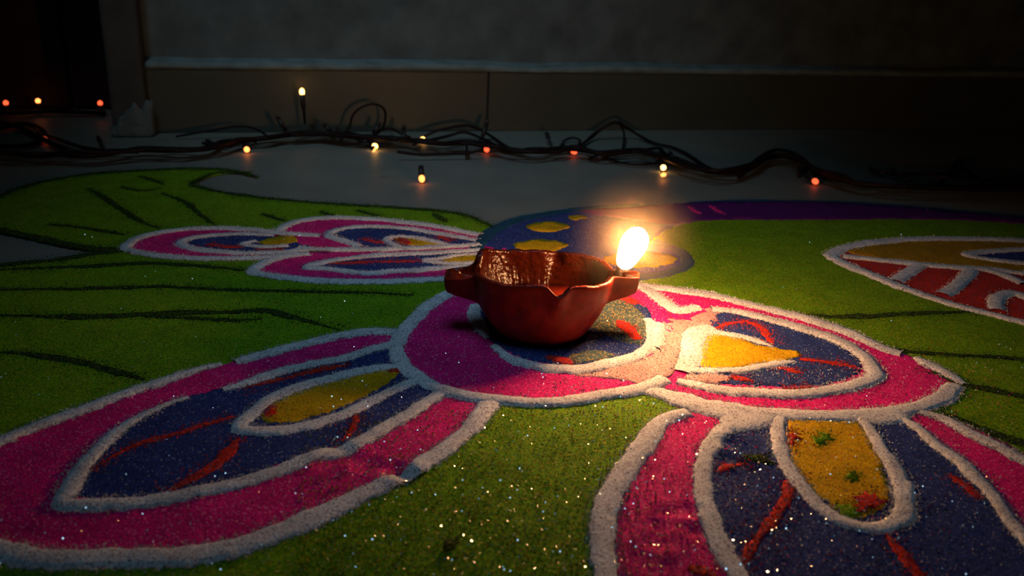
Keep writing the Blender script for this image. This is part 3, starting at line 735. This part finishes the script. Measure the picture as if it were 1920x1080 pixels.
# ------------------------------------------------------------------ string lights
def bulb_mat(name, col, s): return glow(name, col, s)
BM = {'amber': glow('amber bulb', (1.0, 0.45, 0.10), 9), 'orange': glow('orange bulb', (1.0, 0.22, 0.05), 4.5), 'red': glow('red bulb', (1.0, 0.09, 0.03), 2.2), 'dim': glow('dim red bulb', (1.0, 0.10, 0.04), 0.5),
      'off': plain('unlit bulb', (0.03, 0.012, 0.01), 0.4)}
def bulb(string, base, tip, mode, r=0.0024, ln=0.012, holder_r=0.0024):
    """a holder tube with a rice bulb in its end"""
    d = (tip - base); L_ = d.length; d.normalize()
    he = max(L_ - r * 1.4, L_ * .5); hs = max(0, he - 0.014)
    V, F = tube([base, base + d * hs, base + d * (hs + .0008), base + d * he], holder_r, 10, True, [holder_r * .5, holder_r * .5, holder_r, holder_r * .95])
    h = link_mesh('bulb_holder', V, F, M['holder'], string)
    bl = min(L_ * .4, r * 2.6); b0 = tip - d * (bl * .6); pr = [(0, .8), (.2, 1), (.5, 1.05), (.75, .85), (.92, .5), (1, .05)]
    V, F = tube([b0 + d * (bl * t) for t, _ in pr], r, 10, True, [r * q for _, q in pr])
    b = link_mesh('bulb', V, F, BM[mode], string)
    b.parent = h; b.matrix_parent_inverse = h.matrix_world.inverted() if False else Matrix.Translation(-parent_world(string)) if False else Matrix()
    b.parent = h
    b.matrix_parent_inverse = (Matrix.Translation(parent_world(string)) @ h.matrix_parent_inverse).inverted()
    return h
def wire(string, path, r=0.0013):
    V, F = tube(resample(catmull(path, False, 6), 0.004), r * 1.25, 6)
    return link_mesh('wire', V, F, M['wire'], string)

def strand(pts, z, seed, amp):
    out = []
    for i, (x, y) in enumerate(pts):
        zz = max(z + 0.004 * noise.noise(Vector((i * .7, seed, 1))), 0.0016)
        p = P(x + amp * 2.2 * noise.noise(Vector((i * .8, seed, 5))), y, zz)
        p += WN * (amp * .0009 * noise.noise(Vector((i * .9, seed, 9)))) + Vector((0, 0, abs(noise.noise(Vector((i * .9, seed, 13)))) * .006))
        out.append(p)
    return out
MAIN = [(-60, 286), (0, 289), (60, 292), (110, 293), (160, 292), (210, 289), (270, 286), (330, 285), (380, 281), (420, 273), (455, 266), (500, 260), (550, 254), (600, 252), (650, 256), (700, 260), (750, 263), (790, 268), (830, 272), (880, 270),
        (920, 276), (960, 284), (1000, 287), (1040, 284), (1080, 282), (1120, 290), (1160, 288), (1200, 286), (1240, 296), (1290, 312), (1340, 324), (1385, 323), (1415, 308), (1450, 296), (1490, 298), (1530, 320), (1570, 338), (1620, 348), (1680, 352), (1760, 355), (1840, 356), (1980, 352)]
string1 = empty('string_light', P(900, 272)); tag(string1, 'tangled dark wired string of small orange bulbs along the foot of the wall', 'string lights')
for k in range(6): wire(string1, strand(MAIN, 0.003 + .0014 * k, k * 3.7, 3 + k * 1.3), .0015)
for k in range(5): wire(string1, strand([p for p in MAIN if 500 < p[0] < 790], 0.004 + .0016 * k, 80 + k * 3.1, 7), .0016)
wire(string1, strand([p for p in MAIN if 480 < p[0] < 960], 0.008, 31.0, 10)); wire(string1, strand([p for p in MAIN if 520 < p[0] < 860], 0.010, 41.0, 12))
def A(x, y, off, z=0.003):
    p = W(x, y, off)                         # hanging in front of the wall, or lying on the floor where it would sink into it
    return p if p.z > z else P(x, y, z)
def Wl(pts, off): return [A(x, y, off) for x, y in pts]
wire(string1, Wl([(640, 256), (655, 238), (662, 215), (680, 200), (700, 195), (718, 202), (723, 218), (718, 240), (705, 252)], .03), .0010)
wire(string1, Wl([(705, 248), (730, 240), (750, 250), (770, 258)], .035), .0010)
wire(string1, Wl([(790, 258), (820, 245), (850, 238), (875, 235), (900, 243), (925, 258), (950, 275), (980, 284)], .045), .0012)
wire(string1, Wl([(800, 264), (840, 255), (870, 248), (905, 260), (930, 272), (955, 282)], .05), .0012)
wire(string1, Wl([(745, 285), (790, 290), (830, 288), (870, 288), (905, 280)], .13), .0011)
wire(string1, Wl([(1060, 282), (1090, 272), (1115, 250), (1140, 234), (1155, 229), (1170, 236), (1195, 252), (1225, 268), (1260, 276), (1290, 290), (1320, 310), (1345, 322)], .05), .0012)
wire(string1, Wl([(1085, 276), (1110, 258), (1140, 235), (1160, 232), (1170, 250), (1168, 280)], .055), .0009)
wire(string1, Wl([(1048, 280), (1058, 264), (1075, 258), (1088, 264), (1082, 274)], .06), .0009)
wire(string1, Wl([(1105, 298), (1140, 286), (1200, 282), (1235, 278), (1250, 290), (1280, 300), (1330, 322)], .09), .0012)
wire(string1, Wl([(1130, 292), (1160, 304), (1200, 309), (1240, 306), (1290, 312)], .12), .0010)
wire(string1, Wl([(1395, 322), (1415, 302), (1440, 286), (1460, 281), (1485, 286), (1505, 298), (1530, 320), (1560, 336)], .09), .0014)
wire(string1, Wl([(380, 268), (415, 277), (450, 262), (480, 266)], .05), .0011)
wire(string1, Wl([(330, 256), (400, 244), (440, 237), (475, 240), (500, 254)], .03), .0009)
# lit bulbs: (holder base px, bulb px, off the wall, mode)
for bx, by, tx, ty, off, mode in (
        (572, 232, 566, 170, .022, 'amber'), (455, 262, 463, 281, .045, 'orange'), (690, 262, 704, 275, .07, 'amber'), (775, 272, 793, 261, .045, 'amber'), (900, 262, 913, 281, .07, 'red'), (1055, 277, 1078, 285, .07, 'red'),
        (1236, 286, 1244, 315, .11, 'amber'), (1505, 325, 1530, 341, .145, 'red'),
        (789, 312, 791, 337, .2, 'orange'), (1243, 322, 1244, 328, .2, 'orange'), (697, 276, 703, 281, .2, 'orange')):
    b = bulb(string1, A(bx, by, off, .006), A(tx, ty, off, .004), mode)
    b['label'] = 'lit ' + {'amber': 'amber', 'orange': 'orange', 'red': 'red'}[mode] + ' bulb'
for bx, by, tx, ty, off in ((536, 246, 520, 219, .03), (622, 250, 608, 232, .03), (700, 252, 712, 230, .04), (757, 262, 757, 236, .05), (904, 258, 914, 227, .05), (1036, 279, 1025, 250, .06), (198, 286, 184, 258, .05), (412, 277, 388, 264, .05), (875, 274, 876, 294, .08),
                            (1240, 278, 1232, 298, .08), (1255, 284, 1262, 298, .08), (1395, 320, 1385, 332, .12), (1500, 312, 1498, 328, .12), (640, 262, 632, 240, .04), (1290, 308, 1275, 300, .1), (1150, 290, 1115, 298, .1)):
    bulb(string1, A(bx, by, off, .005), A(tx, ty, off, .003), 'off', .0019, .01, .0022)
# second bundle at the right end
R2 = [(1635, 320), (1665, 326), (1690, 330), (1730, 328), (1780, 336), (1830, 340), (1880, 343), (1980, 338)]
for k in range(4): wire(string1, strand(R2 if k < 2 else R2[2:], 0.003 + .002 * k, 60 + k * 5.1, 8))
wire(string1, Wl([(1760, 345), (1785, 318), (1797, 300), (1812, 318), (1835, 335)], .12), .0012)
for bx, by, tx, ty, off in ((1660, 326, 1632, 316, .13), (1690, 332, 1672, 318, .13), (1800, 330, 1796, 300, .13), (1700, 345, 1710, 356, .17)):
    bulb(string1, A(bx, by, off, .005), A(tx, ty, off, .003), 'off', .0019, .01, .0022)
# third string in the doorway
string3 = empty('string_light', P(80, 215)); tag(string3, 'string of small red bulbs on the floor of the dark doorway', 'string lights')
DZ = 0.006
for k in range(3): wire(string3, [P(x + random.uniform(-4, 4), y + random.uniform(-2, 2), 0.002 + k * .002) for x, y in ((-60, 212), (-20, 209), (30, 211), (80, 208), (140, 210), (195, 211))], .0014)
for tx, ty, mode in ((14, 203, 'red'), (74, 199, 'orange'), (190, 203, 'red')):
    p = P(tx, ty + 9, 0.004); tp = p + Vector((0, 0, 0.011))
    bulb(string3, p, tp, mode, .0024)['label'] = 'lit red bulb' if mode == 'red' else 'lit orange bulb'
wire(string1, [P(x, y, .004) for x, y in ((-60, 250), (0, 240), (40, 232), (70, 238), (85, 255), (60, 270), (20, 275), (-40, 270))], .0018)
wire(string1, [P(x, y, .006) for x, y in ((-60, 235), (-10, 228), (30, 236), (60, 250), (95, 268), (130, 285))], .0018)
wire(string1, [P(x, y, .005) for x, y in ((70, 250), (110, 262), (150, 275), (200, 283), (260, 285))], .0014)
p = P(66, 240, 0.006); bulb(string1, p, P(84, 262, .004), 'dim', .0026)
# dark scrap of leaf on the green powder
V, F = [], []
c0 = P(846, 1022, ZT); dr = (P(862, 1010, ZT) - P(832, 1034, ZT))
for i in range(7):
    t = i / 6; wd = 0.0016 * math.sin(math.pi * min(max(t, .05), .95)); p = c0 + dr * (t - .5); sd = Vector((-dr.y, dr.x, 0)).normalized()
    for k, (c, z) in enumerate(((-1, .0012), (0, .0006), (1, .0014), (0, .0001))):
        V.append(p + sd * (wd * c) + Vector((0, 0, z + .0006 * math.sin(t * 5))))
for i in range(6):
    for k in range(4): F.append([i * 4 + k, i * 4 + (k + 1) % 4, (i + 1) * 4 + (k + 1) % 4, (i + 1) * 4 + k])
F += [[3, 2, 1, 0], [24, 25, 26, 27]]
tag(link_mesh('leaf_scrap', V, F, M['black']), 'tiny dark leaf scrap lying on the green powder at the front', 'leaf')
